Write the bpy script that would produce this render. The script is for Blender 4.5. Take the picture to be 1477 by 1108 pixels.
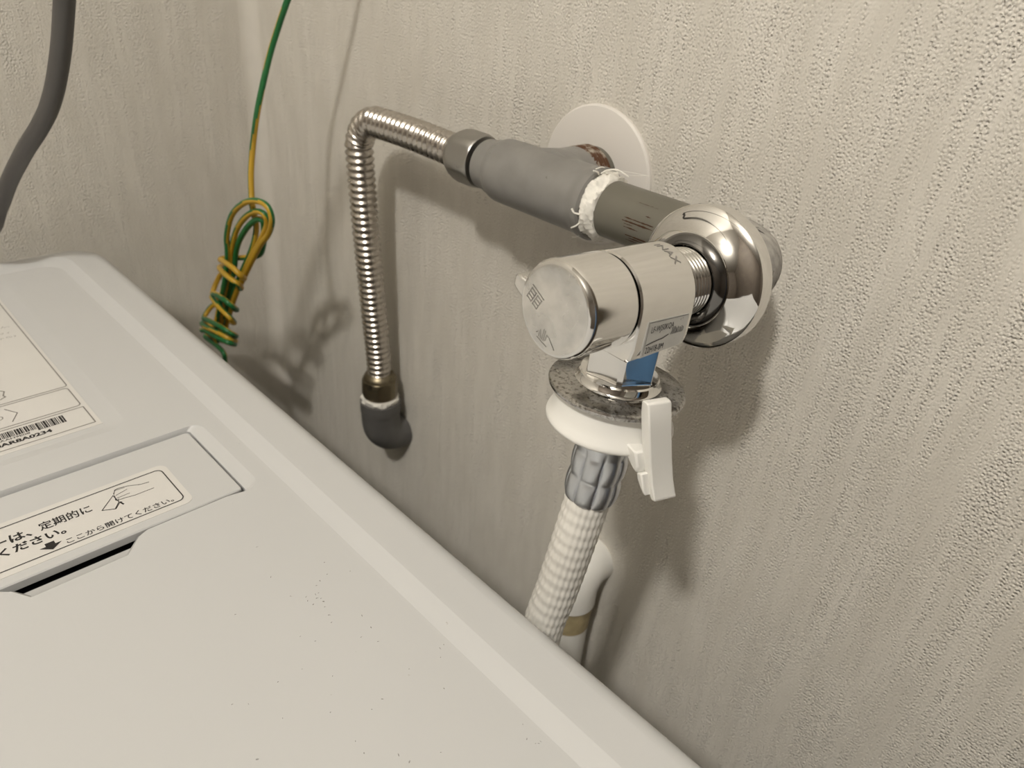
import bpy, bmesh, math, random
from mathutils import Vector, Matrix
random.seed(4)
for o in list(bpy.data.objects): bpy.data.objects.remove(o)
scene = bpy.context.scene
COL = scene.collection
PI = math.pi
MM = 0.001

# ------------------------------------------------------------------ camera (solved from the photo's vanishing points)
F_PX, CX, CY = 1100.0, 738.5, 554.0
ROW = [Vector((0.68868718, 0.72098729, 0.07672864)),      # camera right, in world axes
       Vector((0.41488258, -0.30507052, -0.85720734)),    # camera down
       Vector((-0.59462796, 0.62218108, -0.50922323))]    # camera forward
CAM = Vector((504.0, -256.0, 1178.0))                     # mm; x=0 back wall, y=0 tap wall, z=0 floor
cam_d = bpy.data.cameras.new('camera'); cam = bpy.data.objects.new('camera', cam_d); COL.objects.link(cam)
cam_d.sensor_width = 36.0; cam_d.lens = F_PX / 1477 * 36.0
cam_d.clip_start = 0.005; cam_d.clip_end = 20
mw = Matrix((ROW[0], -ROW[1], -ROW[2])).transposed().to_4x4(); mw.translation = CAM * MM
cam.matrix_world = mw
cam_d.dof.use_dof = True; cam_d.dof.focus_distance = 0.235; cam_d.dof.aperture_fstop = 20.0
scene.camera = cam

# ------------------------------------------------------------------ light, world, exposure
w = bpy.data.worlds.new('world'); scene.world = w; w.use_nodes = True
w.node_tree.nodes['Background'].inputs[0].default_value = (0, 0, 0, 1); w.node_tree.nodes['Background'].inputs[1].default_value = 0.0   # closed room, no sky
ld = bpy.data.lights.new('ceiling_lamp_offscreen', 'POINT'); ld.energy = 34.5; ld.shadow_soft_size = 0.045; ld.color = (1.0, 0.955, 0.885)
lo = bpy.data.objects.new('ceiling_lamp_offscreen', ld); COL.objects.link(lo); lo.location = (0.67, -0.92, 2.10)   # under the ceiling; its direction is read from the shadows
vs = scene.view_settings
vs.view_transform = 'Standard'; vs.look = 'None'; vs.gamma = 1.0; vs.use_curve_mapping = False; vs.exposure = 0.18

# ------------------------------------------------------------------ pixel helpers
def ray(px, py):
    x, y = (px - CX) / F_PX, (py - CY) / F_PX
    return ROW[0] * x + ROW[1] * y + ROW[2]
def at_y(px, py, y): r = ray(px, py); return CAM + r * ((y - CAM.y) / r.y)
def at_z(px, py, z): r = ray(px, py); return CAM + r * ((z - CAM.z) / r.z)
def at_d(px, py, d): return CAM + ray(px, py) * d

# ------------------------------------------------------------------ materials
def new_mat(name):
    m = bpy.data.materials.new(name); m.use_nodes = True
    return m, m.node_tree.nodes, m.node_tree.links, m.node_tree.nodes['Principled BSDF']
def mat(name, col, rough=0.5, metal=0.0, var=0.0, vscale=60.0, bump=0.0, bscale=400.0, spec=0.5, rvar=0.0, stain=None, stain_scale=40.0, stain_lo=0.6, stain_hi=0.75, coat=0.0):
    m, N, L, B = new_mat(name)
    B.inputs['Base Color'].default_value = (*col, 1); B.inputs['Roughness'].default_value = rough; B.inputs['Metallic'].default_value = metal
    B.inputs['Specular IOR Level'].default_value = spec; B.inputs['Coat Weight'].default_value = coat
    tc = N.new('ShaderNodeTexCoord')
    base = None
    if var:
        n = N.new('ShaderNodeTexNoise'); n.inputs['Scale'].default_value = vscale; n.inputs['Detail'].default_value = 5
        L.new(tc.outputs['Object'], n.inputs['Vector'])
        r = N.new('ShaderNodeValToRGB'); r.color_ramp.elements[0].position = .3; r.color_ramp.elements[1].position = .7
        r.color_ramp.elements[0].color = (*[c * (1 - var) for c in col], 1); r.color_ramp.elements[1].color = (*[min(1, c * (1 + var)) for c in col], 1)
        L.new(n.outputs['Fac'], r.inputs['Fac']); base = r.outputs['Color']
    if stain:
        n = N.new('ShaderNodeTexNoise'); n.inputs['Scale'].default_value = stain_scale; n.inputs['Detail'].default_value = 6; n.inputs['Roughness'].default_value = .65
        L.new(tc.outputs['Object'], n.inputs['Vector'])
        mr = N.new('ShaderNodeMapRange'); mr.inputs[1].default_value = stain_lo; mr.inputs[2].default_value = stain_hi
        L.new(n.outputs['Fac'], mr.inputs[0])
        mx = N.new('ShaderNodeMix'); mx.data_type = 'RGBA'; L.new(mr.outputs[0], mx.inputs[0])
        if base: L.new(base, mx.inputs[6])
        else: mx.inputs[6].default_value = (*col, 1)
        mx.inputs[7].default_value = (*stain, 1); base = mx.outputs[2]
    if base: L.new(base, B.inputs['Base Color'])
    if rvar:
        n = N.new('ShaderNodeTexNoise'); n.inputs['Scale'].default_value = 130; n.inputs['Detail'].default_value = 6
        L.new(tc.outputs['Object'], n.inputs['Vector'])
        mr = N.new('ShaderNodeMapRange'); mr.inputs[1].default_value = .42; mr.inputs[2].default_value = .72; mr.inputs[3].default_value = rough; mr.inputs[4].default_value = rough + rvar
        L.new(n.outputs['Fac'], mr.inputs[0]); L.new(mr.outputs[0], B.inputs['Roughness'])
    if bump:
        n = N.new('ShaderNodeTexNoise'); n.inputs['Scale'].default_value = bscale; n.inputs['Detail'].default_value = 4
        L.new(tc.outputs['Object'], n.inputs['Vector'])
        b = N.new('ShaderNodeBump'); b.inputs['Strength'].default_value = bump; b.inputs['Distance'].default_value = 0.0003
        L.new(n.outputs['Fac'], b.inputs['Height']); L.new(b.outputs['Normal'], B.inputs['Normal'])
    return m

def wallpaper(name, horiz):
    """woven-look vinyl wallpaper: fine raised knots with upright streaks of denser and sparser weave"""
    m, N, L, B = new_mat(name)
    B.inputs['Roughness'].default_value = 0.62; B.inputs['Specular IOR Level'].default_value = 0.3
    tc = N.new('ShaderNodeTexCoord'); sp = N.new('ShaderNodeSeparateXYZ'); L.new(tc.outputs['Object'], sp.inputs[0])
    cb = N.new('ShaderNodeCombineXYZ'); L.new(sp.outputs[horiz], cb.inputs[0]); L.new(sp.outputs[2], cb.inputs[1])
    def mapped(sx, sy, src=None):
        mp = N.new('ShaderNodeMapping'); mp.inputs['Scale'].default_value = (sx, sy, 1); L.new(src or cb.outputs[0], mp.inputs[0]); return mp.outputs[0]
    wn = N.new('ShaderNodeTexNoise'); wn.noise_dimensions = '2D'; wn.inputs['Scale'].default_value = 1; wn.inputs['Detail'].default_value = 1; L.new(mapped(30, 45), wn.inputs['Vector'])
    ws = N.new('ShaderNodeVectorMath'); ws.operation = 'SCALE'; ws.inputs['Scale'].default_value = .003; L.new(wn.outputs['Color'], ws.inputs[0])
    wa = N.new('ShaderNodeVectorMath'); wa.operation = 'ADD'; L.new(cb.outputs[0], wa.inputs[0]); L.new(ws.outputs[0], wa.inputs[1]); wob = wa.outputs[0]
    v = N.new('ShaderNodeTexVoronoi'); v.voronoi_dimensions = '2D'; v.feature = 'F1'; v.inputs['Scale'].default_value = 1; v.inputs['Randomness'].default_value = .75
    L.new(mapped(840, 700), v.inputs['Vector'])
    knot = N.new('ShaderNodeMapRange'); knot.inputs[1].default_value = .05; knot.inputs[2].default_value = .62; knot.inputs[3].default_value = 1; knot.inputs[4].default_value = 0
    knot.interpolation_type = 'SMOOTHSTEP'; L.new(v.outputs['Distance'], knot.inputs[0])
    st = N.new('ShaderNodeTexNoise'); st.noise_dimensions = '2D'; st.inputs['Scale'].default_value = 1; st.inputs['Detail'].default_value = 3; st.inputs['Roughness'].default_value = .6
    L.new(mapped(300, 14, wob), st.inputs['Vector'])
    stm = N.new('ShaderNodeMapRange'); stm.inputs[1].default_value = .36; stm.inputs[2].default_value = .62; stm.inputs[3].default_value = .22; stm.inputs[4].default_value = 1.0
    L.new(st.outputs['Fac'], stm.inputs[0])
    br = N.new('ShaderNodeTexNoise'); br.noise_dimensions = '2D'; br.inputs['Scale'].default_value = 1; br.inputs['Detail'].default_value = 2
    L.new(mapped(70, 22), br.inputs['Vector'])
    brm = N.new('ShaderNodeMapRange'); brm.inputs[1].default_value = .3; brm.inputs[2].default_value = .7; brm.inputs[3].default_value = .55; brm.inputs[4].default_value = 1.1
    L.new(br.outputs['Fac'], brm.inputs[0])
    def mul(a, b):
        x = N.new('ShaderNodeMath'); x.operation = 'MULTIPLY'; L.new(a, x.inputs[0])
        if isinstance(b, float): x.inputs[1].default_value = b
        else: L.new(b, x.inputs[1])
        return x.outputs[0]
    def add(a, b, op='ADD'):
        x = N.new('ShaderNodeMath'); x.operation = op; L.new(a, x.inputs[0]); L.new(b, x.inputs[1]); return x.outputs[0]
    amp = mul(stm.outputs[0], brm.outputs[0])
    v2 = N.new('ShaderNodeTexVoronoi'); v2.voronoi_dimensions = '2D'; v2.feature = 'F1'; v2.inputs['Scale'].default_value = 1; v2.inputs['Randomness'].default_value = .7
    L.new(mapped(610, 560), v2.inputs['Vector'])
    pit = N.new('ShaderNodeMapRange'); pit.inputs[1].default_value = .08; pit.inputs[2].default_value = .34; pit.inputs[3].default_value = 1; pit.inputs[4].default_value = 0
    pit.interpolation_type = 'SMOOTHSTEP'; L.new(v2.outputs['Distance'], pit.inputs[0])
    h = mul(add(mul(knot.outputs[0], .8), mul(pit.outputs[0], .9), 'SUBTRACT'), amp)
    fi = N.new('ShaderNodeTexNoise'); fi.noise_dimensions = '2D'; fi.inputs['Scale'].default_value = 1; fi.inputs['Detail'].default_value = 2
    L.new(mapped(1700, 300), fi.inputs['Vector'])
    hs = add(add(h, mul(fi.outputs['Fac'], .2)), mul(stm.outputs[0], .17))
    class _o: outputs = [hs]
    ad2 = _o
    bp = N.new('ShaderNodeBump'); bp.inputs['Strength'].default_value = 1.0; bp.inputs['Distance'].default_value = 0.00034
    L.new(ad2.outputs[0], bp.inputs['Height']); L.new(bp.outputs['Normal'], B.inputs['Normal'])
    r = N.new('ShaderNodeValToRGB'); r.color_ramp.elements[0].color = (.63, .60, .54, 1); r.color_ramp.elements[1].color = (.69, .66, .60, 1)
    r.color_ramp.elements[0].position = .3; r.color_ramp.elements[1].position = .7
    L.new(br.outputs['Fac'], r.inputs['Fac']); L.new(r.outputs['Color'], B.inputs['Base Color'])
    return m

M = {}
M['wall_x'] = wallpaper('wallpaper_tap_wall', 0)
M['wall_y'] = wallpaper('wallpaper_back_wall', 1)
M['plaster'] = mat('plain_paint', (.50, .475, .43), .8, var=.03)
M['panel'] = mat('darkened_panel', (.20, .17, .14), .6, var=.1, vscale=6)  # unseen far walls, toned dark to cut the bounced light
M['paper_plain'] = mat('corner_filler', (.66, .63, .57), .7, var=.02, vscale=80)
M['floor'] = mat('vinyl_floor', (.13, .095, .065), .5, var=.15, vscale=8)
M['trim'] = mat('dark_brown_trim', (.085, .066, .045), .45, var=.15, vscale=20)
M['enamel'] = mat('machine_white', (.555, .56, .56), .30, var=.012, vscale=9, rvar=.08, stain=(.42, .41, .39), stain_scale=300, stain_lo=.715, stain_hi=.75)
M['lid'] = mat('lid_white', (.555, .56, .56), .34, var=.012, vscale=9)
M['sticker'] = mat('sticker_film', (.66, .65, .625), .32, var=.01)
M['lint'] = mat('grey_lint', (.20, .19, .18), .9)
M['ink'] = mat('black_ink', (.012, .011, .012), .5)
M['ink_grey'] = mat('grey_ink', (.20, .19, .175), .5)
M['cavity'] = mat('black_filter', (.008, .008, .010), .7)
M['chrome'] = mat('chrome', (.80, .79, .77), .06, 1.0, rvar=.07)
M['chrome_clean'] = mat('chrome_clean', (.80, .79, .77), .045, 1.0, rvar=.05)
M['chrome_dull'] = mat('chrome_scuffed', (.70, .69, .67), .14, 1.0, var=.10, vscale=220, rvar=.25, bump=.06, bscale=900)
M['chrome_dirty'] = mat('chrome_dirty', (.50, .49, .47), .15, 1.0, rvar=.3, stain=(.13, .115, .095), stain_scale=800, stain_lo=.5, stain_hi=.66)
M['dark_chrome'] = mat('darkened_chrome', (.20, .195, .19), .10, 1.0, rvar=.1)
M['steel'] = mat('corrugated_stainless', (.52, .485, .44), .22, 1.0, rvar=.12)
M['zinc'] = mat('plated_nut', (.40, .39, .37), .33, 1.0, rvar=.15, stain=(.16, .14, .11), stain_scale=160, stain_lo=.62, stain_hi=.74)
M['brassy'] = mat('tarnished_nut', (.24, .205, .14), .36, 1.0, rvar=.15, stain=(.10, .09, .07), stain_scale=160, stain_lo=.55, stain_hi=.7)
M['grey'] = mat('grey_fitting', (.255, .248, .235), .42, .25, var=.10, vscale=90, rvar=.12, bump=.12, bscale=350, stain=(.06, .045, .03), stain_scale=210, stain_lo=.69, stain_hi=.74)
M['grey_dark'] = mat('grey_elbow', (.115, .112, .108), .55, .1, var=.15, vscale=70, bump=.2, bscale=300)
M['pipe'] = mat('grey_olive_pipe', (.150, .142, .115), .38, .2, var=.06, vscale=60, rvar=.1)
M['rough_elbow'] = mat('rough_grey_elbow', (.34, .325, .30), .8, .05, var=.25, vscale=300, bump=.6, bscale=600, stain=(.03, .028, .025), stain_scale=260, stain_lo=.60, stain_hi=.66)
M['rusty'] = mat('rusty_thread', (.38, .34, .28), .7, .1, var=.1, stain=(.085, .034, .012), stain_scale=170, stain_lo=.38, stain_hi=.50, bump=.3, bscale=500)
M['rust'] = mat('rust', (.055, .022, .008), .85, var=.3, vscale=500)
M['tape'] = mat('seal_tape', (.80, .78, .72), .7, var=.10, vscale=400, bump=.5, bscale=700)
M['plate'] = mat('white_plate', (.72, .69, .65), .45, stain=(.40, .33, .24), stain_scale=75, stain_lo=.66, stain_hi=.80)
M['white'] = mat('white_plastic', (.82, .81, .77), .32, var=.01)
M['yellowed'] = mat('yellowed_band', (.40, .33, .19), .6, var=.2, vscale=150, stain=(.10, .06, .03), stain_scale=120, stain_lo=.62, stain_hi=.7)
M['braid'] = mat('braided_white', (.76, .74, .69), .5, var=.03, vscale=300)
M['crimp'] = mat('crimped_sleeve', (.66, .68, .71), .32, 1.0, rvar=.12)
M['cord'] = mat('grey_cord', (.085, .080, .076), .5, var=.04)
M['green'] = mat('green_insulation', (.012, .135, .035), .4)
M['yellow'] = mat('yellow_insulation', (.50, .305, .022), .4)
M['blue'] = mat('blue_cloth', (.10, .24, .46), .9, var=.1, vscale=30)
M['tag'] = mat('silver_label', (.60, .60, .58), .30, .35, var=.04, vscale=200, stain=(.10, .10, .10), stain_scale=300, stain_lo=.66, stain_hi=.70)

# ------------------------------------------------------------------ mesh helpers (all coordinates in mm)
class MB:
    def __init__(s): s.v = []; s.f = []; s.mi = []
    def add(s, vs, fs, mi=0):
        n = len(s.v); s.v += [tuple(x) for x in vs]
        s.f += [tuple(i + n for i in f) for f in fs]; s.mi += [mi] * len(fs)
    def box(s, x0, x1, y0, y1, z0, z1):
        s.add([(x, y, z) for x in (x0, x1) for y in (y0, y1) for z in (z0, z1)],
              [(0, 1, 3, 2), (4, 6, 7, 5), (0, 4, 5, 1), (2, 3, 7, 6), (0, 2, 6, 4), (1, 5, 7, 3)])
    def loops(s, loops, cap0=True, cap1=True, closed=True):
        n = len(loops[0]); vs = [p for l in loops for p in l]; fs = []
        for i in range(len(loops) - 1):
            for j in range(n if closed else n - 1):
                k = (j + 1) % n; fs.append((i * n + j, i * n + k, (i + 1) * n + k, (i + 1) * n + j))
        if cap0: fs.append(tuple(reversed(range(n))))
        if cap1: fs.append(tuple(range((len(loops) - 1) * n, len(loops) * n)))
        s.add(vs, fs)
    def lathe(s, prof, o, a, seg=64, cap0=True, cap1=True, fn=None, ref=None):
        """prof = [(along, radius)], fn(theta, along, r) -> r"""
        a = Vector(a).normalized(); u = (Vector(ref) if ref else (Vector((0, 0, 1)) if abs(a.z) < .9 else Vector((1, 0, 0))))
        u = (u - a * u.dot(a)).normalized(); v = a.cross(u); o = Vector(o); ls = []
        for d, r in prof:
            ls.append([o + a * d + (u * math.cos(t) + v * math.sin(t)) * (fn(t, d, r) if fn else r) for t in (2 * PI * k / seg for k in range(seg))])
        s.loops(ls, cap0, cap1)
    def tube(s, pts, rad, seg=16, cap=True, mifn=None):
        """rad: number or fn(length_along, theta)"""
        pts = [Vector(p) for p in pts]; n = len(pts)
        tan = [(pts[min(i + 1, n - 1)] - pts[max(i - 1, 0)]).normalized() for i in range(n)]
        u = tan[0].orthogonal().normalized(); ln = 0; ls = []
        for i in range(n):
            if i: ln += (pts[i] - pts[i - 1]).length
            u = (u - tan[i] * u.dot(tan[i])).normalized(); v = tan[i].cross(u)
            ls.append([pts[i] + (u * math.cos(t) + v * math.sin(t)) * (rad(ln, t) if callable(rad) else rad) for t in (2 * PI * k / seg for k in range(seg))])
        f0 = len(s.f); s.loops(ls, cap, cap)
        if mifn:
            ln = 0
            for i in range(n - 1):
                for j in range(seg): s.mi[f0 + i * seg + j] = mifn(ln, 2 * PI * (j + .5) / seg)
                ln += (pts[i + 1] - pts[i]).length
    def build(s, name, m, parent=None, smooth=35, bevel=0, bseg=2):
        me = bpy.data.meshes.new(name); me.from_pydata([(x * MM, y * MM, z * MM) for x, y, z in s.v], [], s.f)
        mats = m if isinstance(m, (list, tuple)) else [m]
        for q in mats: me.materials.append(M[q])
        for p, i in zip(me.polygons, s.mi): p.material_index = i
        finish(me, smooth)
        o = bpy.data.objects.new(name, me); COL.objects.link(o)
        if parent: o.parent = parent
        if bevel:
            b = o.modifiers.new('bevel', 'BEVEL'); b.width = bevel * MM; b.segments = bseg; b.limit_method = 'ANGLE'; b.angle_limit = math.radians(35); b.harden_normals = False
        return o
def finish(me, smooth):
    bm = bmesh.new(); bm.from_mesh(me); bmesh.ops.recalc_face_normals(bm, faces=bm.faces)
    if smooth:
        lim = math.radians(smooth)
        for f in bm.faces: f.smooth = True
        for e in bm.edges: e.smooth = len(e.link_faces) == 2 and e.calc_face_angle(0) < lim
    bm.to_mesh(me); bm.free()
def empty(name, loc, label, cat, group=None):
    e = bpy.data.objects.new(name, None); COL.objects.link(e); e.empty_display_size = .02
    e['label'] = label; e['category'] = cat
    if group: e['group'] = group
    return e
def tag(o, label, cat, group=None):
    o['label'] = label; o['category'] = cat
    if group: o['group'] = group
    return o
def struct(o): o['kind'] = 'structure'; return o
def catmull(P, n=8):
    P = [Vector(p) for p in P]; Q = [P[0] * 2 - P[1]] + P + [P[-1] * 2 - P[-2]]; out = []
    for i in range(1, len(Q) - 2):
        a, b, c, d = Q[i - 1:i + 3]
        for k in range(n):
            t = k / n
            out.append(.5 * ((2 * b) + (c - a) * t + (2 * a - 5 * b + 4 * c - d) * t * t + (3 * b - a - 3 * c + d) * t ** 3))
    return out + [P[-1]]
def resample(P, step):
    out = [P[0]]; acc = 0
    for i in range(1, len(P)):
        a, b = P[i - 1], P[i]; L = (b - a).length; pos = step - acc
        while pos <= L: out.append(a.lerp(b, pos / L)); pos += step
        acc = (acc + L) % step if L else acc
    return out
def rrect(x0, x1, y0, y1, r, z, n=8):
    """rounded rectangle in the xy plane, counter-clockwise"""
    out = []
    for cx, cy, a0 in ((x1 - r, y0 + r, -PI / 2), (x1 - r, y1 - r, 0), (x0 + r, y1 - r, PI / 2), (x0 + r, y0 + r, PI)):
        for k in range(n + 1):
            t = a0 + PI / 2 * k / n; out.append((cx + r * math.cos(t), cy + r * math.sin(t), z))
    return out
def filled(outer, holes):
    """triangulated flat face with holes"""
    bm = bmesh.new(); es = []
    for lp in [outer] + holes:
        vs = [bm.verts.new(p) for p in lp]
        for i in range(len(vs)): es.append(bm.edges.new((vs[i], vs[(i + 1) % len(vs)])))
    bmesh.ops.triangle_fill(bm, use_beauty=True, edges=es)
    bm.verts.index_update()
    vs = [tuple(v.co) for v in bm.verts]; fs = [tuple(v.index for v in f.verts) for f in bm.faces]
    bm.free(); return vs, fs
def text_mesh(txt, bold=0.0):
    """glyph outlines of Blender's built-in font as (verts, faces) in the unit plane, plus bounds"""
    c = bpy.data.curves.new('glyphs', 'FONT'); c.body = txt; c.size = 1; c.offset = bold; c.resolution_u = 3
    o = bpy.data.objects.new('glyphs', c); COL.objects.link(o)
    dg = bpy.context.evaluated_depsgraph_get(); me = o.evaluated_get(dg).to_mesh()
    vs = [v.co.copy() for v in me.vertices]; fs = [tuple(p.vertices) for p in me.polygons]
    o.evaluated_get(dg).to_mesh_clear(); bpy.data.objects.remove(o); bpy.data.curves.remove(c)
    xs = [v.x for v in vs]; ys = [v.y for v in vs]
    return vs, fs, min(xs), max(xs), min(ys), max(ys)
def lettering(mb, txt, o, right, up, width, height, bold=0.0):
    """fit the text to width x height with its lower left corner at o"""
    vs, fs, x0, x1, y0, y1 = text_mesh(txt, bold); o, right, up = Vector(o), Vector(right), Vector(up)
    mb.add([o + right * ((v.x - x0) / (x1 - x0) * width) + up * ((v.y - y0) / (y1 - y0) * height) for v in vs], fs)
def stroke(mb, pts, wd, o, right, up):
    """flat pen line through 2D points (closed if first == last)"""
    P = [Vector((p[0], p[1])) for p in pts]; closed = (P[0] - P[-1]).length < 1e-6
    if closed: P = P[:-1]
    n = len(P); L = []
    for i in range(n):
        a = P[(i - 1) % n] if closed or i else P[0]; b = P[(i + 1) % n] if closed or i < n - 1 else P[-1]
        d1 = (P[i] - a); d2 = (b - P[i])
        if d1.length < 1e-9: d1 = d2
        if d2.length < 1e-9: d2 = d1
        n1 = Vector((-d1.y, d1.x)).normalized(); n2 = Vector((-d2.y, d2.x)).normalized(); m = (n1 + n2)
        m = m.normalized() if m.length > 1e-6 else n1
        k = min(2.0, 1 / max(.3, m.dot(n1))); L.append((P[i] + m * wd / 2 * k, P[i] - m * wd / 2 * k))
    o, right, up = Vector(o), Vector(right), Vector(up)
    vs = [o + right * q.x + up * q.y for pr in L for q in pr]
    fs = [(2 * i, 2 * i + 1, (2 * i + 3) % (2 * n), (2 * i + 2) % (2 * n)) for i in range(n if closed else n - 1)]
    mb.add(vs, fs)

# ================================================================== THE ROOM
RX, RY, RZ = 2400, -1900, 2260
b = MB(); b.box(-60, RX, RY, 60, -60, 0); struct(b.build('floor', 'floor', smooth=0))
b = MB(); b.box(-60, RX, RY, 60, RZ, RZ + 60); struct(b.build('ceiling', 'plaster', smooth=0))
b = MB(); b.box(-60, 0, RY, 60, 0, RZ); struct(b.build('wall_back', 'wall_y', smooth=0))
b = MB(); b.box(-60, RX, RY - 60, RY, 0, RZ); struct(b.build('wall_left', 'panel', smooth=0))
b = MB(); b.box(RX, RX + 60, RY, 60, 0, RZ); struct(b.build('wall_front', 'panel', smooth=0))
# rounded paper fillet in the corner of the two walls
b = MB(); R = 9; arc = [(R - R * math.cos(t) + .0, -(R - R * math.sin(t))) for t in (PI / 2 * k / 8 for k in range(9))]
prof = [(-2, 2)] + [(0, -R)] + arc[1:-1] + [(R, 0)]
b.loops([[(x, y, z) for x, y in prof] for z in (0, RZ)]); struct(b.build('trim_1', 'paper_plain', smooth=40))
# dark door casing at the end of the tap wall
e = at_y(1467, 1091, -14) + Vector((6, 0, 0))
b = MB(); b.box(0, e.x + 40, 0, 60, 0, RZ); b.box(e.x + 40, RX, 0, 60, 2080, RZ); b.box(1500, RX, 0, 60, 0, 2080); struct(b.build('wall_right', 'wall_x', smooth=0))
b = MB(); b.box(e.x + 44, 1496, 8, 44, 0, 2076)
for z0, z1 in ((180, 900), (1040, 1940)): b.box(e.x + 160, 1380, 2, 9, z0, z1)
struct(b.build('added_door', 'trim', smooth=0, bevel=2))  # unseen door, added as something dark for the chrome to reflect
b = MB(); b.box(e.x, e.x + 70, -14, 0, 0, 2050); struct(b.build('trim_2', 'trim', smooth=0, bevel=1.5))

# ================================================================== WASHING MACHINE
wm = empty('washing_machine', None, 'white washing machine with printed labels and a filter lid on its top', 'washing machine')
BX0, BX1, BY0, BY1, TZ, IZ = 30.5, 650, -728, -127.5, 1000, 997
b = MB()
ls = [rrect(BX0, BX1, BY0, BY1, 17, z) for z in (60, 985)]
b.loops(ls); b.build('cabinet', 'enamel', wm, bevel=3)
for x in (70, 610):
    for y in (-690, -165):
        b = MB(); b.lathe([(0, 22), (6, 22), (8, 16), (60, 16)], (x, y, 0), (0, 0, 1), 24); b.build('foot', 'cavity', wm)
# top panel: rounded rim, sloping strip, recessed field, filter pocket with finger notch
b = MB(); ls = []
ls.append(rrect(BX0, BX1, BY0, BY1, 17, 980))
for k in range(9):
    t = PI / 2 * k / 8; q = 7 * (1 - math.cos(t)); ls.append(rrect(BX0 + q * .5, BX1 - q, BY0 + q, BY1 - q, 16, 993 + 7 * math.sin(t)))
ls.append(rrect(35.0, BX1 - 22, BY0 + 18, -146.3, 16, TZ))
ls.append(rrect(35.3, BX1 - 22.3, BY0 + 18.3, -146.7, 16, TZ - .12))
ls.append(rrect(42.7, BX1 - 30.7, BY0 + 25.7, -152.1, 11, IZ + .12))
inner = rrect(43.0, BX1 - 31, BY0 + 26, -152.5, 11, IZ)
ls.append(inner)
b.loops(ls, cap0=False, cap1=False)
def arc(cx, cy, r, a0, a1, n=6): return [(cx + r * math.cos(a0 + (a1 - a0) * k / n), cy + r * math.sin(a0 + (a1 - a0) * k / n)) for k in range(n + 1)]
LIDL = -430
H = [(238.6, LIDL - 3)] + arc(243.4, -164.4, 4.8, PI, PI / 2) + arc(283.5, -165.5, 6.2, PI / 2, 0) + [(288.5, -172), (288.5, -200), (290.3, -203.5), (296.6, -209.3), (296.9, -237.3), (291, -240.9), (288.5, -244), (288.5, LIDL - 3)]
H1 = [(239.3, LIDL)] + arc(241.0, -166.0, 1.6, PI, PI / 2) + arc(286.2, -166.0, 1.6, PI / 2, 0) + [(288.3, -172), (288.3, -200.5), (288.6, -203.6), (294.3, -209.0), (294.6, -237.0), (289.0, -240.7), (288.3, -243.5), (288.3, LIDL)]
H2 = H1[:15] + [(288.3, -172), (288.3, -200.8), (288.2, -204.2), (290.6, -206.2), (290.6, -238.6), (288.3, -240.5), (288.3, -243), (288.3, LIDL)]
notch = set(range(17, 22))
hz1 = [IZ - (1.4 if i in notch else 1.7) for i in range(len(H))]; hz2 = [IZ - (2.9 if i in notch else 3.0) for i in range(len(H))]
assert len(H) == len(H1) == len(H2), (len(H), len(H1), len(H2))
loopH = [(x, y, IZ) for x, y in H]
b.loops([loopH, [(x, y, z) for (x, y), z in zip(H1, hz1)], [(x, y, z) for (x, y), z in zip(H2, hz2)], [(x, y, IZ - 7) for x, y in H2]], cap0=False, cap1=False)
# shallow step that carries the label
RZc = IZ - .7
r_out = rrect(52, 224, LIDL, -181.5, 7, IZ); r_in = rrect(58, 219.5, LIDL + 6, -188.3, 3, RZc)
b.loops([r_out, r_in], cap0=False, cap1=True)
vs_, fs_ = filled(inner, [loopH, r_out]); b.add(vs_, fs_)
me = b.build('top_panel', 'enamel', wm, smooth=30)
bm = bmesh.new(); bm.from_mesh(me.data); bmesh.ops.remove_doubles(bm, verts=bm.verts, dist=1e-6); bm.to_mesh(me.data); bm.free(); finish(me.data, 32)
bm = bmesh.new(); bm.from_mesh(me.data)
for e_ in bm.edges:      # keep the flat fields flat: crease wherever a level face meets a sloping one
    if len(e_.link_faces) == 2 and any(f.normal.z > .9999 for f in e_.link_faces) and e_.calc_face_angle(0) > .006: e_.smooth = False
bm.to_mesh(me.data); bm.free()
b = MB(); b.box(232, 300, LIDL - 6, -160, IZ - 12, IZ - 7); b.build('filter_cavity', 'cavity', wm, smooth=0)
# filter lid
b = MB()
lo = [rrect(240.9, 286.6, LIDL + .5, -165.4, 1.6, z) for z in (IZ - 4, IZ - 1.3)] + [rrect(241.3, 286.2, LIDL + .9, -165.8, 1.4, IZ - .9)]
b.loops(lo); lid = b.build('filter_lid', 'lid', wm, smooth=30)
LZ = IZ - .9
def sh(x, y, z):   # carry positions read off at z = IZ to a slightly different height along the view ray
    k = (CAM.z - z) / (CAM.z - IZ); return CAM.x + (x - CAM.x) * k, CAM.y + (y - CAM.y) * k
# lid sticker and its print; text runs along +y, its upper side faces -x
RT, UPV = Vector((0, 1, 0)), Vector((-1, 0, 0))
b = MB(); b.loops([rrect(255.6, 282.6, -405, -181.2, 3.2, z) for z in (LZ - .05, LZ + .12)]); b.build('sticker', 'sticker', lid, smooth=30)
def frame(mb, x0, x1, y0, y1, r, z, wd):
    a = rrect(x0, x1, y0, y1, r, z); c = rrect(x0 + wd, x1 - wd, y0 + wd, y1 - wd, max(.2, r - wd), z)
    n = len(a); mb.add(a + c, [(i, (i + 1) % n, n + (i + 1) % n, n + i) for i in range(n)])
pz = LZ + .19
b = MB(); frame(b, 258.0, 280.0, -402, -183.3, 2.4, pz, .42); b.build('printed_border', 'ink', lid, smooth=0)
b = MB()
lettering(b, 'ーは、', (267.9, -240.0, pz), RT, UPV, 11.2, 4.4, .028)
lettering(b, '定期的に', (267.6, -226.3, pz), RT, UPV, 16.2, 4.6, .016)
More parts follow.
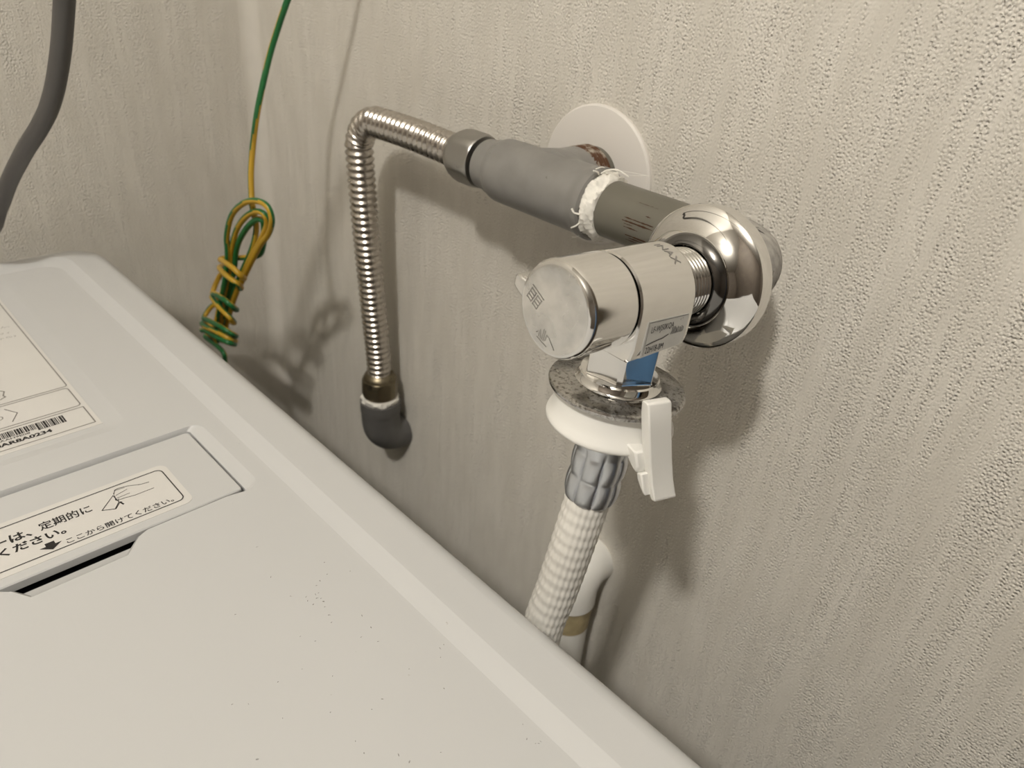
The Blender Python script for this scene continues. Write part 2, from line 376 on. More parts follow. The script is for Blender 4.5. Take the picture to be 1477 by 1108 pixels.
lettering(b, 'てください。', (273.3, -244.5, pz), RT, UPV, 24.4, 4.3, .028)
lettering(b, 'ここから開けてください。', (278.9, -221.7, pz), RT, UPV, 34.8, 2.75, .014)
b.build('lettering', 'ink', lid, smooth=0)
b = MB()
b.add([(x, y, pz) for x, y in ((274.6, -227.4), (274.6, -224.6), (276.2, -224.6), (276.2, -222.7), (278.7, -226.0), (276.2, -229.3), (276.2, -227.4))], [tuple(range(7))]); b.build('printed_arrow', 'ink', lid, smooth=0)
# line drawing of a hand lifting the lid, traced in the sticker's own plane
b = MB(); o0 = (0, 0, pz)
def px2(l): return [(p.y, -p.x) for p in (at_z(120 + x / 8.525, 660 + y / 8.525, pz) for x, y in l)]
for pts, wd in (([(232, 652), (365, 470), (440, 545), (395, 632), (232, 652)], .30), ([(405, 632), (455, 545)], .25), ([(232, 652), (405, 632)], .25),
               ([(375, 455), (388, 400), (430, 378), (545, 350), (700, 332), (810, 300)], .25), ([(420, 530), (500, 500), (640, 462), (760, 415), (870, 372)], .25),
               ([(375, 455), (372, 440), (392, 490), (400, 525), (425, 530)], .28), ([(400, 470), (420, 455), (540, 390)], .22), ([(410, 500), (445, 488), (575, 435)], .22), ([(385, 410), (450, 385), (510, 368)], .2), ([(440, 505), (425, 530)], .22), ([(455, 550), (500, 575)], .6), ([(450, 545), (480, 545)], .35)):
    stroke(b, px2(pts), wd, o0, (0, 1, 0), (-1, 0, 0))
b.build('hand_drawing', 'ink', lid, smooth=0)
# label with three boxes
lz = RZc
lab = MB()
X, Y = sh(74, -188.9, lz)
lab.loops([[(x, y, z) for x, y in (sh(60, -400, lz), sh(60, -189.2, lz), sh(217, -189.2, lz), sh(217, -400, lz))] for z in (lz - .05, lz + .1)])
lab = lab.build('label', 'sticker', wm, smooth=0)
pz = lz + .17
def S(x, y): X, Y = sh(x, y, pz); return (X, Y, pz)
b = MB()
for x0, x1, yr, r in ((62, 180.3, -190.4, 1.6), (181.4, 198.6, -190.9, 1.8), (199.9, 214.4, -190.7, .5)):
    p, q = S(x0, yr), S(x1, yr); frame(b, p[0], q[0], -398, p[1], r, pz, .45)
b.build('printed_border', 'ink_grey', lab, smooth=0)
b = MB()
def px3(l): return [(p.y, -p.x) for p in (at_z(x, y, pz) for x, y in l)]
o0 = (0, 0, pz)
stroke(b, px3([(6, 590.5), (25, 595.5), (18, 608.5)]), .42, o0, (0, 1, 0), (-1, 0, 0))
b.build('printed_chevron', 'ink_grey', lab, smooth=0); b = MB()
lettering(b, 'り', S(192.3, -220.2), RT, UPV, 2.9, 3.3)
b.build('lettering', 'ink_grey', lab, smooth=0); b = MB()
lettering(b, 'せん。', S(109.6, -200.4), RT, UPV, 6.6, 1.9); lettering(b, 'フィ', S(116.5, -199.6), RT, UPV, 4.2, 1.7); lettering(b, 'から)', S(121.6, -202.2), RT, UPV, 8.0, 1.9)
b.build('lettering', 'ink_grey', lab, smooth=0)
b = MB(); stroke(b, px3([(-6, 563), (6, 565), (4.5, 571), (8, 572.5), (0, 577), (-8, 579)]), .55, o0, (0, 1, 0), (-1, 0, 0)); b.build('printed_icon', 'ink_grey', lab, smooth=0)
b = MB()
lettering(b, 'EAAH9E08', S(208.05, -223.9), RT, UPV, 11.4, 1.3, .012)
lettering(b, '0AR8A0234', S(211.6, -225.2), RT, UPV, 19.6, 2.5, .04)
b.build('serial_lettering', 'ink', lab, smooth=0)
b = MB(); y = -246.0; rr = random.Random(11)
while y < -199.4:
    wd = rr.choice((.26, .26, .42, .62, .8)); p0, p1 = S(201.9, y), S(206.3 if y < -209.5 else 207.6, y + wd); b.add([p0, (p0[0], p1[1], pz), p1, (p1[0], p0[1], pz)], [(0, 1, 2, 3)]); y += wd + rr.choice((.2, .2, .24, .4))
b.build('barcode', 'ink', lab, smooth=0)

# lint lying on the top
b = MB(); rr = random.Random(17)
spots = [(460 + rr.gauss(0, 9), 872 + rr.gauss(0, 22)) for _ in range(16)] + [(rr.uniform(330, 880), rr.uniform(760, 1100)) for _ in range(46)] + [(535, 905), (590, 965), (522, 888), (345, 640), (640, 930), (780, 1070), (760, 1066), (347, 549), (455, 925)]
for px, py in spots:
    if py > 690 + (px - 330) * .76 + 20 and py < 760 + (px - 330): pass
    p = at_z(px, py, IZ + .05)
    if p.y > -153.5: continue
    a_ = rr.uniform(0, PI); l = rr.uniform(.25, .9); w_ = rr.uniform(.12, .28); c, q = math.cos(a_), math.sin(a_)
    b.add([(p.x + c * i * l - q * k * w_, p.y + q * i * l + c * k * w_, IZ + z) for i, k, z in ((-.5, -.5, .02), (.1, -.5, .18), (.5, .1, .03), (.4, .5, .02), (-.2, .5, .15), (-.5, .2, .02))], [(0, 1, 4, 5), (1, 2, 3, 4)])
d_ = b.build('lint', 'lint', wm, smooth=0); d_['kind'] = 'stuff'

# ================================================================== PIPEWORK ON THE TAP WALL
PY, PZ = -30.0, 1091.0           # axis of the pipe run
PE = Vector((395.4, -29.7, 1091.0))
AX = Vector((-0.05085305, -0.99625397, 0.06994285)); UP = Vector((0.00356554, 0.06985191, 0.997551)); RI = Vector((0.9987, -0.05098, 0.0))
def T(u, s, w_): return PE + RI * u + AX * s + UP * w_
# round wall plate
b = MB(); pc = (298, 0, 1091)
b.lathe([(0, 29.2), (1.2, 29.2), (2.0, 28.5), (2.6, 25), (3.0, 16), (3.0, 12.9), (0.5, 12.6)], pc, (0, -1, 0), 72)
tag(b.build('wall_plate', 'plate', smooth=30), 'round white plastic cover plate on the wall around the grey pipe stub', 'cover plate')
# ---- grey branch pipe: tee, stub, tape, straight pipe, elbow
bp = empty('branch_pipe', None, 'grey pipe run with rusty stub, tee fitting, torn white sealing tape and elbow', 'pipe')
tx = 299.0
def tee_r(d, th):
    r0 = 13.3
    if d > 21: r0 = 13.3 + .7 * min(1, (d - 21) / 3)
    if d < -24: r0 = 13.3 - 1.6 * min(1, (-24 - d) / 5) ** 2
    # branch towards the wall: theta = 0 points to +y
    hw = 14.0 ** 2 - d * d
    c, s_ = math.cos(th), math.sin(th)
    if hw > 0 and c > 0:
        hw = math.sqrt(hw); rb = min(hw / max(abs(s_), 1e-4), 16.2 / max(c, 1e-4))
    else: rb = 0
    k = 4.0; hh = max(0, min(1, .5 + .5 * (rb - r0) / k)); return r0 * (1 - hh) + rb * hh + k * hh * (1 - hh) * .9
b = MB(); prof = [(-30.6, 10.5)] + [(-30.6 + .01, 0)] 
ds = [-30.5 + i * .75 for i in range(int(57.5 / .75) + 1)]
ls = []
for d in ds: ls.append([Vector((tx + d, PY + math.cos(t) * tee_r(d, t if t <= PI else t - 2 * PI), PZ + math.sin(t) * tee_r(d, t if t <= PI else t - 2 * PI))) for t in (2 * PI * k / 120 for k in range(120))])
d = ds[-1]; ls.append([Vector((tx + d + .6, PY + math.cos(t) * 13.2, PZ + math.sin(t) * 13.2)) for t in (2 * PI * k / 120 for k in range(120))])
ls.append([Vector((tx + d + .4, PY + math.cos(t) * 11, PZ + math.sin(t) * 11)) for t in (2 * PI * k / 120 for k in range(120))])
b.loops(ls); b.build('tee', 'grey', bp, smooth=40)
b = MB(); b.lathe([(-37, 10.6), (-33.5, 10.8), (-29, 11.2)], (tx, PY, PZ), (1, 0, 0), 48); b.build('tee_neck', 'grey', bp)
b = MB(); b.lathe([(14, 12.4), (15, 13.0)] + [(15 + i * .7, 12.9 + .3 * (i % 2)) for i in range(1, 13)] + [(24.6, 12.0), (25, 11)], (tx, PY, PZ + 1), (0, 1, 0), 48); b.build('rusty_thread', 'rusty', bp)['label'] = 'rusty screw thread of the stub'
b = MB(); b.lathe([(23.5, 11), (24, 12.0), (29.8, 12.0)], (tx, PY, PZ + 1), (0, 1, 0), 48); b.build('stub', 'pipe', bp)
# torn sealing tape
b = MB(); rr = random.Random(3); ph = [rr.uniform(0, 6.28) for _ in range(8)]
def tape_fn(t, d, r): return r + .5 * math.sin(5 * t + ph[0] + d) + .35 * math.sin(9 * t + ph[1] - 1.7 * d) + .3 * math.sin(21 * t + ph[2] + 3.1 * d) + .2 * math.sin(38 * t + ph[3])
b.lathe([(26.4, 10.5), (26.6, 12.2), (27.6, 12.7), (28.8, 12.3), (30.0, 12.6), (31.2, 12.0), (32.2, 11.7), (32.9, 11.2), (33.0, 10.2)], (tx, PY, PZ), (1, 0, 0), 96, fn=tape_fn); b.build('sealing_tape', 'tape', bp, smooth=50)
b = MB()
def strand(t0, pts, r):
    P = [Vector((tx + d, PY + math.cos(t0 + dt) * rr_, PZ + math.sin(t0 + dt) * rr_)) for d, dt, rr_ in pts]; b.tube(catmull(P, 5), r, 6)
for t0, pts, r in ((1.75, [(27, 0, 12.6), (29, -.1, 14), (32, -.25, 14.5), (36, -.4, 13)], .3), (1.85, [(27, 0, 12.6), (28, .1, 14.6), (27.4, .2, 16)], .32), (1.6, [(28, 0, 13), (32, -.1, 13.6), (38, -.12, 14), (44, -.2, 15.5)], .09), (1.5, [(28, 0, 13), (33, -.2, 14.4), (41, -.5, 16)], .09),
                   (1.68, [(28, 0, 13), (31, -.05, 14.6), (35, -.02, 15.2)], .2), (3.5, [(28, 0, 12.2), (26.5, .1, 13.9), (24.5, .18, 14.5)], .35), (3.25, [(28, 0, 12.2), (26.3, -.05, 14), (25.2, -.15, 14.4)], .4), (3.9, [(28, 0, 12.2), (25, .15, 14.6), (21, .3, 15)], .1), (4.3, [(28, 0, 12.4), (30, .2, 13.2), (31, .4, 13.2)], .2), (1.3, [(27, 0, 12.6), (26, .3, 14.2), (25, .5, 14)], .25)):
    strand(t0, pts, r)
b.build('tape_strands', 'tape', bp)
b = MB(); b.lathe([(26, 10.7), (86, 10.7)], (tx, PY, PZ), (1, 0, 0), 64); b.build('straight_pipe', 'pipe', bp)
# rust scratches lying on the pipe
rr = random.Random(8)
for x0, x1, th, wd in ((345.5, 358.5, 2.86, .06), (345, 358.5, 2.97, .075), (346, 350, 3.06, .03), (346, 352.5, 3.16, .05), (347, 359, 3.43, .08), (348.5, 357, 3.52, .06), (347, 352, 3.62, .04), (354, 356, 2.62, .05), (347.5, 357, 2.25, .02)):
    n = 14; vs = []
    for i in range(n + 1):
        x = x0 + (x1 - x0) * i / n; h = wd * (.35 + .65 * rr.random()) * math.sin(PI * (i + .6) / (n + 1.2)) ** .5
        for q in (-1, 1): t = th + q * h * .5 + rr.uniform(-.006, .006); vs.append((x, PY + math.cos(t) * 10.8, PZ + math.sin(t) * 10.8))
    b = MB(); b.add(vs, [(2 * i, 2 * i + 1, 2 * i + 3, 2 * i + 2) for i in range(n)]); b.build('rust_mark', 'rust', bp)
# elbow
b = MB(); BR = 16.0
ring = [Vector((-BR - 12, 0, 0)), Vector((-BR - 4, 0, 0))] + [Vector((-BR + BR * math.sin(t), BR - BR * math.cos(t), 0)) for t in (PI / 2 * k / 14 for k in range(15))] + [Vector((0, BR + 4, 0)), Vector((0, BR + 12, 0))]
pts = [T(p.x, p.y, 0) for p in ring]; pts[0] = Vector((PE.x - BR - 12, PY, PZ)); pts[1] = Vector((PE.x - BR - 4, PY, PZ))
b.tube(pts, lambda l, t: 12.2 + (1.0 if l > 46 else 0), 48); b.build('elbow', 'rough_elbow', bp)['label'] = 'rough grey elbow behind the chrome flange'

# ---- corrugated hose
ch = empty('corrugated_hose', None, 'corrugated stainless steel hose bent down along the wall between two nuts', 'hose')
hx = 161.0
end = Vector((160.5, -17.0, 929.0)); BRh = 17.0
path = [Vector((244, PY + 1, PZ))]
path += [Vector((hx + BRh + 30, PY + 1.3, PZ + .8))]
path += [Vector((hx + BRh - BRh * math.sin(t), PY + 2, PZ - BRh + BRh * math.cos(t))) for t in (PI / 2 * k / 8 for k in range(9))]
path += [Vector((hx - .6, -25.5, 1040)), Vector((hx - .6, -21, 985)), Vector((160.5, -17.5, 945)), end]
path = resample(catmull(path, 12), .4)
b = MB(); b.tube(path, lambda l, t: 7.0 + .62 * math.sin(2 * PI * l / 3.75), 32); b.build('hose', 'steel', ch, smooth=80)
def hexnut(name, o, a, l, rf, m, parent, rot=0):
    a = Vector(a).normalized(); b = MB(); rc = rf / math.cos(PI / 6)
    def fn(t, d, r):
        q = ((t + rot) % (PI / 3)) - PI / 6; hexr = rf / math.cos(q); lim = rf * (1.0 + .085 * min(1, min(d, l - d) / 3.0) ** .5); return min(hexr, lim) if r > 0 else 0
    prof = [(d, 1) for d in (0, .4, .8, 1.3, 2.0, 2.8, l - 2.8, l - 2, l - 1.3, l - .8, l - .4, l)]
    b.lathe(prof, o, a, 72, fn=fn); return b.build(name, m, parent, smooth=30)
hexnut('nut', (245, PY + .5, PZ), (1, 0, 0), 14.0, 10.9, 'zinc', ch, .3)
b = MB(); b.lathe([(0, 7.6), (1.5, 9.6), (3.4, 10.4), (5, 10.6)], (240.5, PY + .8, PZ), (1, 0, 0), 48, cap1=False); b.build('nut_collar', 'zinc', ch)
hexnut('nut', (160.5, -16.8, 931.5), (0, 0.03, -1), 12.5, 10.6, 'brassy', ch, .2)['label'] = 'tarnished lower nut'
b = MB(); b.lathe([(0, 7.6), (1.5, 9.4), (3.5, 10.2), (4.5, 10.3)], (160.5, -16.9, 935.4), (0, 0.03, -1), 48, cap1=False); b.build('nut_collar', 'brassy', ch)
# ---- wall elbow below the corrugated hose
we = empty('wall_elbow', None, 'dark grey elbow fitting coming out of the wall under the corrugated hose', 'pipe elbow')
b = MB(); P = [Vector((160.5, -16.5, 914)), Vector((160.5, -16.4, 905)), Vector((160.4, -16.2, 896))] + [Vector((160.4, -2 - 14 * math.cos(t), 894 - 10 * math.sin(t))) for t in (PI / 2 * k / 8 for k in range(1, 9))]
P = [Vector((160.5, -16.5, 915)), Vector((160.5, -16.4, 908)), Vector((160.5, -16.2, 900)), Vector((160.5, -14.5, 893)), Vector((160.5, -9.5, 888)), Vector((160.5, -3, 886.5)), Vector((160.5, 0, 886.5))]
b.tube(catmull(P, 5), lambda l, t: 12.3 + (.5 if l < 8 else 0), 48); b.build('elbow', 'grey_dark', we)
b = MB(); b.lathe([(0, 9.8), (.2, 11.3), (1.5, 11.7), (3.2, 11.5), (4.2, 10.8)], (160.5, -16.6, 918.8), (0, .03, -1), 64, fn=tape_fn); b.build('sealing_tape', 'tape', we, smooth=50)

# ================================================================== CHROME TAP
tp = empty('water_tap', None, 'chrome washing machine tap with round knob and wide flange on the wall elbow', 'tap')
b = MB(); b.lathe([(29.0, 11.0), (29.0, 20.6), (29.6, 21.3), (33.8, 21.6), (34.8, 21.4), (35.4, 20.9), (36.2, 19.2), (37.2, 17.2), (38.6, 15.2), (40.0, 14.0), (40.6, 13.9)], PE, AX, 96, cap0=False, cap1=False); b.build('escutcheon', 'chrome_clean', tp, smooth=28)
b = MB(); b.lathe([(38.5, 13.9), (40.6, 13.9), (41.3, 13.5), (42.5, 12.2), (43.0, 11.2), (42.8, 10.7), (38.5, 10.6)], PE, AX, 96, cap0=False, cap1=False); b.build('lock_ring', 'dark_chrome', tp, smooth=40)
b = MB(); th = [(37, 9.5)]
for i in range(66): th.append((41 + i * .16, 9.95 + .26 * math.sin(2 * PI * i / 9)))
th += [(51.5, 9.4), (53.5, 9.4)]
b.lathe(th, PE, AX, 64); b.build('threaded_neck', 'chrome_clean', tp, smooth=70)
b = MB(); b.lathe([(26, 9.2), (40, 9.2)], PE, AX, 48); b.build('neck_core', 'chrome', tp)
# body: round above, flat-sided skirt below
RB = 12.9
def sect(s, r, drop, hw):
    out = []
    n = 36
    for k in range(n + 1):
        t = PI * k / n; out.append(T(r * math.cos(t), s, r * math.sin(t)))
    for u, w_ in ((-r, -drop * .35), (-r * 1.0, -drop * .7), (-hw, -drop * .93), (-hw + 1.2, -drop), (-hw * .4, -drop), (hw * .4, -drop), (hw - 1.2, -drop), (hw, -drop * .93), (r * 1.0, -drop * .7), (r, -drop * .35)): out.append(T(u, s, w_))
    return out
b = MB(); b.loops([sect(52.8, 11.6, 11.0, 10.4), sect(53.2, 12.4, 12.6, 11.4), sect(54.0, RB, 13.4, 12.2), sect(54.5, RB, 13.4, 12.2), sect(75.4, RB, 13.9, 12.2), sect(76.2, RB, 13.9, 12.2), sect(76.8, 12.5, 13.4, 11.8)]); body = b.build('body', 'chrome', tp, smooth=32)
b = MB(); b.lathe([(76.0, 10.6), (78.2, 10.6)], PE, AX, 64); b.build('seam_ring', 'chrome', tp)
# knob
b = MB(); kn = [(77.6, 12.2), (77.9, 12.75), (78.4, 12.95), (78.8, 12.95), (93.0, 12.95), (93.4, 12.95), (94.3, 12.7), (94.9, 12.2), (95.1, 11.7)]
b.lathe(kn, PE, AX, 96); knob = b.build('knob', 'chrome', tp, smooth=28)
b = MB(); b.lathe([(94.5, 11.5), (95.15, 11.5), (95.2, 10.9), (95.22, 6), (95.22, .01)], PE, AX, 96); b.build('knob_face', 'chrome_dull', knob, smooth=28)['label'] = 'scuffed round end face with engraved marks'
b = MB(); pr = [(-11.5, 3.6), (-15.2, 4.3), (-16.1, 3.8), (-16.3, 1.2), (-15.6, .3), (-12.4, -1.4)]
b.loops([[T(u, s, w_) for u, w_ in pr] for s in (80, 94.7)]); b.build('tab', 'chrome_dull', knob, bevel=.5)
# engraved marks on the knob's face
b = MB(); fo, fr, fu = T(0, 95.28, 0), RI * 1.0, UP
def mark(pts, wd=.22): stroke(b, pts, wd, fo, fr, fu)
ct, st = math.cos(.5), math.sin(.5)
def rotp(l, ox, oy): return [(ox + x * ct + y * st, oy - x * st + y * ct) for x, y in l]
for k in range(4): mark(rotp([(0, k * 1.0), (2.0, k * 1.0)], -10.2, .2)); mark(rotp([(2.7, k * 1.0), (4.6, k * 1.0)], -10.2, .2))
mark(rotp([(0, -.2), (0, 3.3)], -10.2, .2)); mark(rotp([(2.0, -.2), (2.0, 3.3)], -10.2, .2)); mark(rotp([(2.7, -.2), (2.7, 3.3)], -10.2, .2)); mark(rotp([(4.6, -.2), (4.6, 3.3)], -10.2, .2)); mark(rotp([(-.4, 3.9), (5, 3.9)], -10.2, .2))
for l in ([(-4.6, -9.0), (-.6, -10.4)], [(-3.9, -8.6), (-3.5, -6.6), (-3.0, -8.9)], [(-2.6, -9.1), (-2.2, -5.9)], [(-2.0, -9.2), (-1.6, -6.2)], [(-1.4, -9.0), (-1.0, -7.2), (-.2, -7.6), (2.2, -10.2)], [(-4.9, -7.9), (-4.0, -7.2)]): mark(l, .2)
b.build('engraved_mark', 'zinc', knob, smooth=0)
# outlet: chamfered column, collar, wide flange
b = MB()
def poly(k, w_):
    A = [(12, 9.0), (40, 9.75), (68, 9.0), (128, 9.4), (188, 9.2), (248, 9.4), (308, 9.4)]; out = []
    for i in range(len(A)):
        a1, d1 = math.radians(A[i][0]), A[i][1] * k; a2, d2 = math.radians(A[(i + 1) % len(A)][0]), A[(i + 1) % len(A)][1] * k
        # lines u sin a + s cos a = d
        det = math.sin(a1) * math.cos(a2) - math.sin(a2) * math.cos(a1)
        u = (d1 * math.cos(a2) - d2 * math.cos(a1)) / det; q = (math.sin(a1) * d2 - math.sin(a2) * d1) / det
        out.append(T(u, 63 + q, w_))
    return out
b.loops([poly(1, -12.5), poly(1, -24.4), poly(1.04, -25.2)]); b.build('outlet_column', 'chrome', tp, smooth=20, bevel=.3)
b = MB(); b.lathe([(24.6, 8), (24.8, 11.4), (25.2, 11.9), (26.8, 12.2), (27.4, 12.8), (27.6, 13.2)], T(0, 63, 0), -UP, 72, cap1=False); b.build('outlet_collar', 'chrome', tp)
b = MB(); b.lathe([(27.2, 12), (27.5, 13.2), (28.3, 19.4), (28.6, 20.0), (29.2, 20.3), (30.0, 20.2), (30.5, 19.6), (30.6, 12)], T(0, 63, 0), -UP, 96); b.build('outlet_flange', 'chrome_dirty', tp, smooth=30)
# silver rating label on the flat side
def side(s, w_, e=.1): return T(RB + e, s, w_)
b = MB(); b.loops([[side(s, w_, e) for s, w_ in ((73.0, -2.0), (55.4, -2.6), (55.2, -11.6), (73.4, -12.4))] for e in (-.05, .12)]); lb = b.build('rating_label', 'tag', body, smooth=0)
b = MB(); sr, su = -AX, UP
P = [(0, 0), (0, 9.4), (16.6, 9.0)]
stroke(b, P, .12, side(72.4, -11.8, .18), sr, su)
lettering(b, 'LF-WJ50KQA', side(71.0, -6.1, .18), sr, su, 9.6, 2.3); lettering(b, '22H18-0M', side(71.8, -11.4, .18), sr, su, 7.6, 1.9)
rr = random.Random(5)
for k in range(9): s0 = 62 - k * .6; stroke(b, [(0, 0), (.5, .7 + rr.random()), (.3, 1.3 + rr.random())], .22, side(s0, -7.6, .18), sr, su)
stroke(b, [(0, 0), (3, .5), (7, .9), (9, 1.6)], .28, side(72, -8.9, .18), sr, su)
b.build('label_print', 'ink', body, smooth=0)
# brand lettering curved over the top of the body
vs, fs, x0, x1, y0, y1 = text_mesh('INAX', .01); b = MB(); out = []
for v in vs:
    al = (v.x - x0) / (x1 - x0); h = (v.y - y0) / (y1 - y0)
    t = math.radians(92 - 40 * al); out.append(T((RB + .06) * math.cos(t), 57.2 + 2.6 * (1 - h) , (RB + .06) * math.sin(t)))
b.add(out, fs); b.build('brand_lettering', 'ink_grey', body, smooth=0)

# ================================================================== WATER SUPPLY HOSE WITH ITS COUPLING
sh_ = empty('supply_hose', None, 'white braided water supply hose clipped under the tap with a white plastic coupling', 'hose')
O = T(0, 63, 0)
b = MB(); b.lathe([(30.7, 15.0), (30.9, 17.6), (33, 17.7), (36.5, 17.9), (38.4, 18.4), (39.6, 19.1), (40.6, 19.4), (41.5, 19.2), (42.3, 18.2), (42.8, 16.5), (43.0, 9)], O, -UP, 96); b.build('coupling', 'white', sh_, smooth=40)
# release lever standing in front of the coupling
ph = math.radians(14); ce, se = math.cos(ph), math.sin(ph)
def Lv(r, q, w_):       # r outward, q sideways, w up; the lever leans sideways a little
    q += 4.6 - 9.4 * (-w_ - 21) / 33
    return T(r * ce - q * se, 63 + r * se + q * ce, w_)
prof = [(21.4, -21.6), (22.0, -21.0), (24.0, -21.0), (24.5, -21.8), (24.6, -30), (24.8, -40), (25.3, -47), (26.6, -52.6), (26.2, -53.4), (24.6, -53.2), (22.6, -50.5), (22.0, -46), (21.4, -41), (20.9, -36), (20.7, -29), (20.8, -25)]
b = MB(); b.loops([[Lv(r, q, w_) for r, w_ in prof] for q in (-3.9, 3.9)]); lev = b.build('lever', 'white', sh_, bevel=.7)
b = MB(); b.loops([[Lv(r, q, w_) for r, w_ in ((16.5, -38.0), (21.5, -38.2), (22.3, -43), (21.8, -45.4), (19.8, -45.0), (17.0, -42.6))] for q in (2.0, 6.6)]); b.build('lever_arm', 'white', sh_, bevel=.6)
b = MB(); b.loops([[Lv(r, q, w_) for r, w_ in ((21.2, -45.4), (23.5, -44.4), (24.6, -52), (22.8, -50), (21.2, -47.5))] for q in (3.4, 6.2)]); b.build('lever_rib', 'white', sh_, bevel=.5)
b = MB(); b.lathe([(42.6, 9.2), (45, 9.2), (46.2, 8.6)], O, -UP, 64); b.build('spigot', 'crimp', sh_)
hp = [T(0, 63, -42), T(0.0, 63.0, -50), T(-.5, 63.2, -62), T(-1.5, 63.6, -76), T(-2.8, 64.2, -92), T(-4.5, 65.2, -112), T(-6.5, 66.5, -135), Vector(T(-7.5, 67, -190)), Vector(T(-7.5, 67, -330)), Vector(T(-7.5, 60, -480))]
hp = resample(catmull(hp, 14), .6)
def crimp_r(l, t):
    q = abs(math.sin(4 * t)) ** .5; row = 0
    if l < 4: return 9.2 - .12 * l
    if l < 8: return 8.7 - .25 * (l - 4) + .5 * q * (l - 4) / 4
    if l < 17: row = math.sin(PI * (l - 8) / 9.0) ** .4
    elif l < 26: row = math.sin(PI * (l - 17) / 9.0) ** .4
    return 7.6 + 1.0 * q * row + .25 * q
i0 = 3; ncr = int(26.5 / .6)
b = MB(); b.tube([p for p in hp[i0:i0 + ncr]], lambda l, t: crimp_r(l, t), 128); b.build('crimp_sleeve', 'crimp', sh_, smooth=70)
i1 = i0 + ncr - 4; i2 = i1 + int(110 / .6)
b = MB(); b.tube(hp[i1:i2], lambda l, t: 7.25 + .24 * math.sin(12 * t + 2 * PI * l / 9.0) * math.sin(12 * t - 2 * PI * l / 9.0), 120); br = b.build('braided_hose', 'braid', sh_, smooth=80)
b = MB(); b.tube(hp[i2 - 2::6], 7.2, 24); b.build('hose_tail', 'braid', sh_)

# ================================================================== WHITE OUTLET ELBOW LOW ON THE WALL
oe = empty('outlet_elbow', None, 'white plastic elbow with a yellowed band low on the wall behind the braided hose', 'pipe elbow')
ox = 331.0
b = MB(); P = [Vector((ox, 0, 896)), Vector((ox, -6, 896)), Vector((ox, -11, 893)), Vector((ox, -14.3, 887)), Vector((ox, -15, 881)), Vector((ox, -15, 875.5))]
b.tube(catmull(P, 6), 12.9, 48); b.build('elbow', 'white', oe)
b = MB(); b.lathe([(0, 10.6), (.3, 11.7), (9, 11.9), (17.5, 11.6), (18, 10.6)], (ox, -15, 876.5), (0, 0, -1), 48); b.build('yellowed_band', 'yellowed', oe)['label'] = 'yellowed sealing band'
b = MB(); b.lathe([(0, 11.3), (120, 11.3)], (ox, -15, 859.5), (0, 0, -1), 48); b.build('pipe', 'white', oe)

# ================================================================== GREY POWER CORD
pp = [at_d(x, y, d) for x, y, d in ((95, -40, 282), (93, 0, 290), (89, 60, 300), (84, 100, 308), (78, 131, 316), (69, 160, 325), (55, 187, 334), (36, 217, 345), (14, 260, 370), (0, 297, 388), (-24, 340, 398))]
top = [Vector((545, -690, 2259)), Vector((560, -740, 2120)), Vector((576, -767, 1925)), Vector((483, -614, 1749)), Vector((342, -385, 1486)), at_d(84, -400, 223), at_d(92, -220, 249), at_d(96, -100, 270)]
k = pp[-1]; bot = [Vector((28, k.y - 26, 1021)), Vector((14, k.y - 44, 1018)), Vector((0.5, k.y - 52, 1017))]
b = MB(); b.tube(resample(catmull(top + pp + bot, 8), 2.5), 3.85, 20)
tag(b.build('power_cord', 'cord', smooth=60), 'thick dark grey cord coming down in front of the back wall above the machine', 'cord')

# ================================================================== GREEN AND YELLOW EARTH WIRE
yk = -74.0
wp = [at_y(x, y, Y) for x, y, Y in ((413, 5, -46), (401, 40, -48.5), (390, 76, -52), (380, 118, -57), (371, 162, -62), (365, 208, -67), (362, 250, -71), (363, 288, yk))]
up0 = wp[0]; wtop = [Vector((up0.x + 40, -1.5, up0.z + 150)), Vector((up0.x + 34, -12, up0.z + 110)), Vector((up0.x + 18, -33, up0.z + 45))]
def K(cx, cy, dy=0): return at_y(260 + cx / 3.695, 240 + cy / 3.695, yk + dy)
loopA = [K(385, 215, -2), K(395, 262, 3), K(405, 330, 5), K(385, 430, 4), K(330, 560, 3), K(270, 700, 2), K(225, 850, 2), K(205, 930, 0),
         K(185, 900, -3), K(205, 760, -4), K(240, 600, -4), K(252, 470, -4), K(248, 370, -5), K(275, 260, -5), K(340, 195, -5), K(410, 185, -4), K(465, 215, -3), K(488, 285, -2), K(470, 360, 0), K(420, 430, 1), K(350, 570, 2), K(290, 700, 3), K(245, 850, 4), K(222, 930, 2),
         K(205, 880, -1), K(225, 720, -2), K(262, 560, -2), K(272, 450, -2), K(300, 340, -2), K(350, 268, -2), K(405, 240, -2), K(450, 258, -1), K(462, 310, 1), K(435, 380, 2), K(370, 500, 3), K(310, 620, 4), K(262, 760, 5), K(230, 900, 3),
         K(215, 900, 1), K(240, 740, 0), K(285, 560, 0), K(300, 440, 0), K(340, 350, 0), K(395, 290, 0), K(435, 285, 1), K(446, 330, 3), K(440, 430, 4), K(400, 480, 5)]
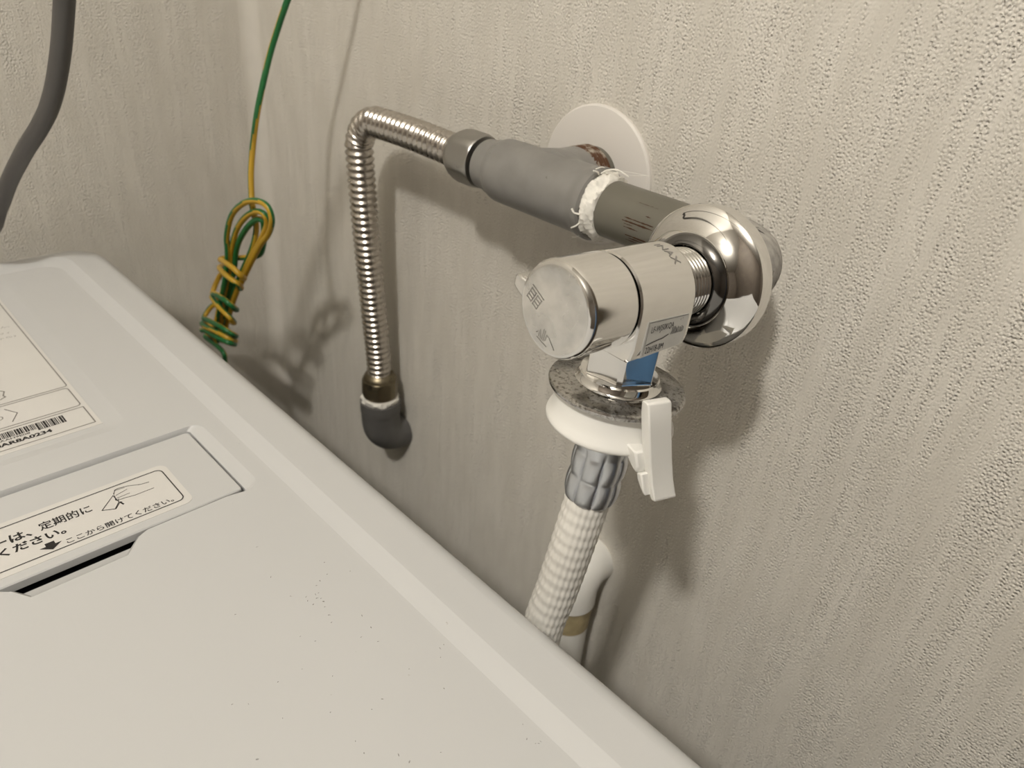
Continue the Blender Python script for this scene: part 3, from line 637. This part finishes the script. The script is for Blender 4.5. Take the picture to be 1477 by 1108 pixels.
# wraps round the bundle
rr = random.Random(21); wr = []
for cx, cy, rad, tilt, dpt in ((285, 540, 62, 45, 9), (270, 590, 60, 48, 9), (240, 710, 66, 40, 9), (230, 760, 62, 62, 9), (215, 850, 88, 45, 10), (208, 880, 92, 40, 10), (205, 905, 90, 34, 10)):
    for k in range(8):
        a_ = PI + 2 * PI * k / 8; wr.append(K(cx - k * 1.2 + math.cos(a_) * rad, cy + k * 3 + math.cos(a_) * tilt + rr.uniform(-5, 5), math.sin(a_) * dpt + rr.uniform(-.8, .8)))
tail = [K(225, 985, 2), K(240, 1060, 3), K(250, 1250, 0), K(260, 1500, -4)]
wire = resample(catmull(wtop + wp + loopA + wr + tail, 7), .9)
def stripe(l, t):
    q = max(0, min(1, (l - 185) / 70)); q = q * q * (3 - 2 * q)
    return 1 if ((t + .018 * l + 1.2 * math.sin(l * .013) + PI * .95 * (1 - q)) % (2 * PI)) < 3.7 else 0
b = MB(); b.tube(wire, 1.62, 14, mifn=stripe)
tag(b.build('earth_wire', ('green', 'yellow'), smooth=60), 'green and yellow striped earth wire knotted into a bundle beside the machine', 'wire')

# ================================================================== ADDED BLUE TOWEL, OUT OF VIEW (gives the chrome something blue to reflect)
tr = empty('added_towel_rail', None, 'slim metal towel rail added out of view to hold the blue towel', 'towel rail')
b = MB(); b.tube([(700, -42, 1230), (1120, -42, 1230)], 5, 16); b.build('bar', 'zinc', tr)
for x in (712, 1108):
    b = MB(); b.lathe([(0, 12), (3, 12), (4, 6), (46, 6)], (x, 2, 1230), (0, -1, 0), 24); b.build('bracket', 'zinc', tr)
b = MB(); n = 60; ls = []
for d_, sg in ((-6.2, -1), (6.2, 1)): pass
prof = [(-48.5, 640)] + [(-48.5, 1230)] + [(-42 - 6.5 * math.cos(t), 1230 + 6.5 * math.sin(t)) for t in (PI * k / 8 for k in range(1, 8))] + [(-35.5, 1230), (-35.5, 760)]
back = [(y + (1.2 if i < 2 else -1.2 if i > 8 else 0), z - (1.2 if 1 < i < 9 else 0)) for i, (y, z) in enumerate(prof)]
lp = prof + back[::-1]
b.loops([[(730 + 360 * i / n, y + 2.2 * math.sin(i * .9) * max(0, min(1, (1225 - z) / 300)) * (1 if y < -42 else .3), z) for y, z in lp] for i in range(n + 1)])
tag(b.build('towel', 'blue', smooth=50), 'plain blue towel added out of view for its blue reflection in the chrome', 'towel')
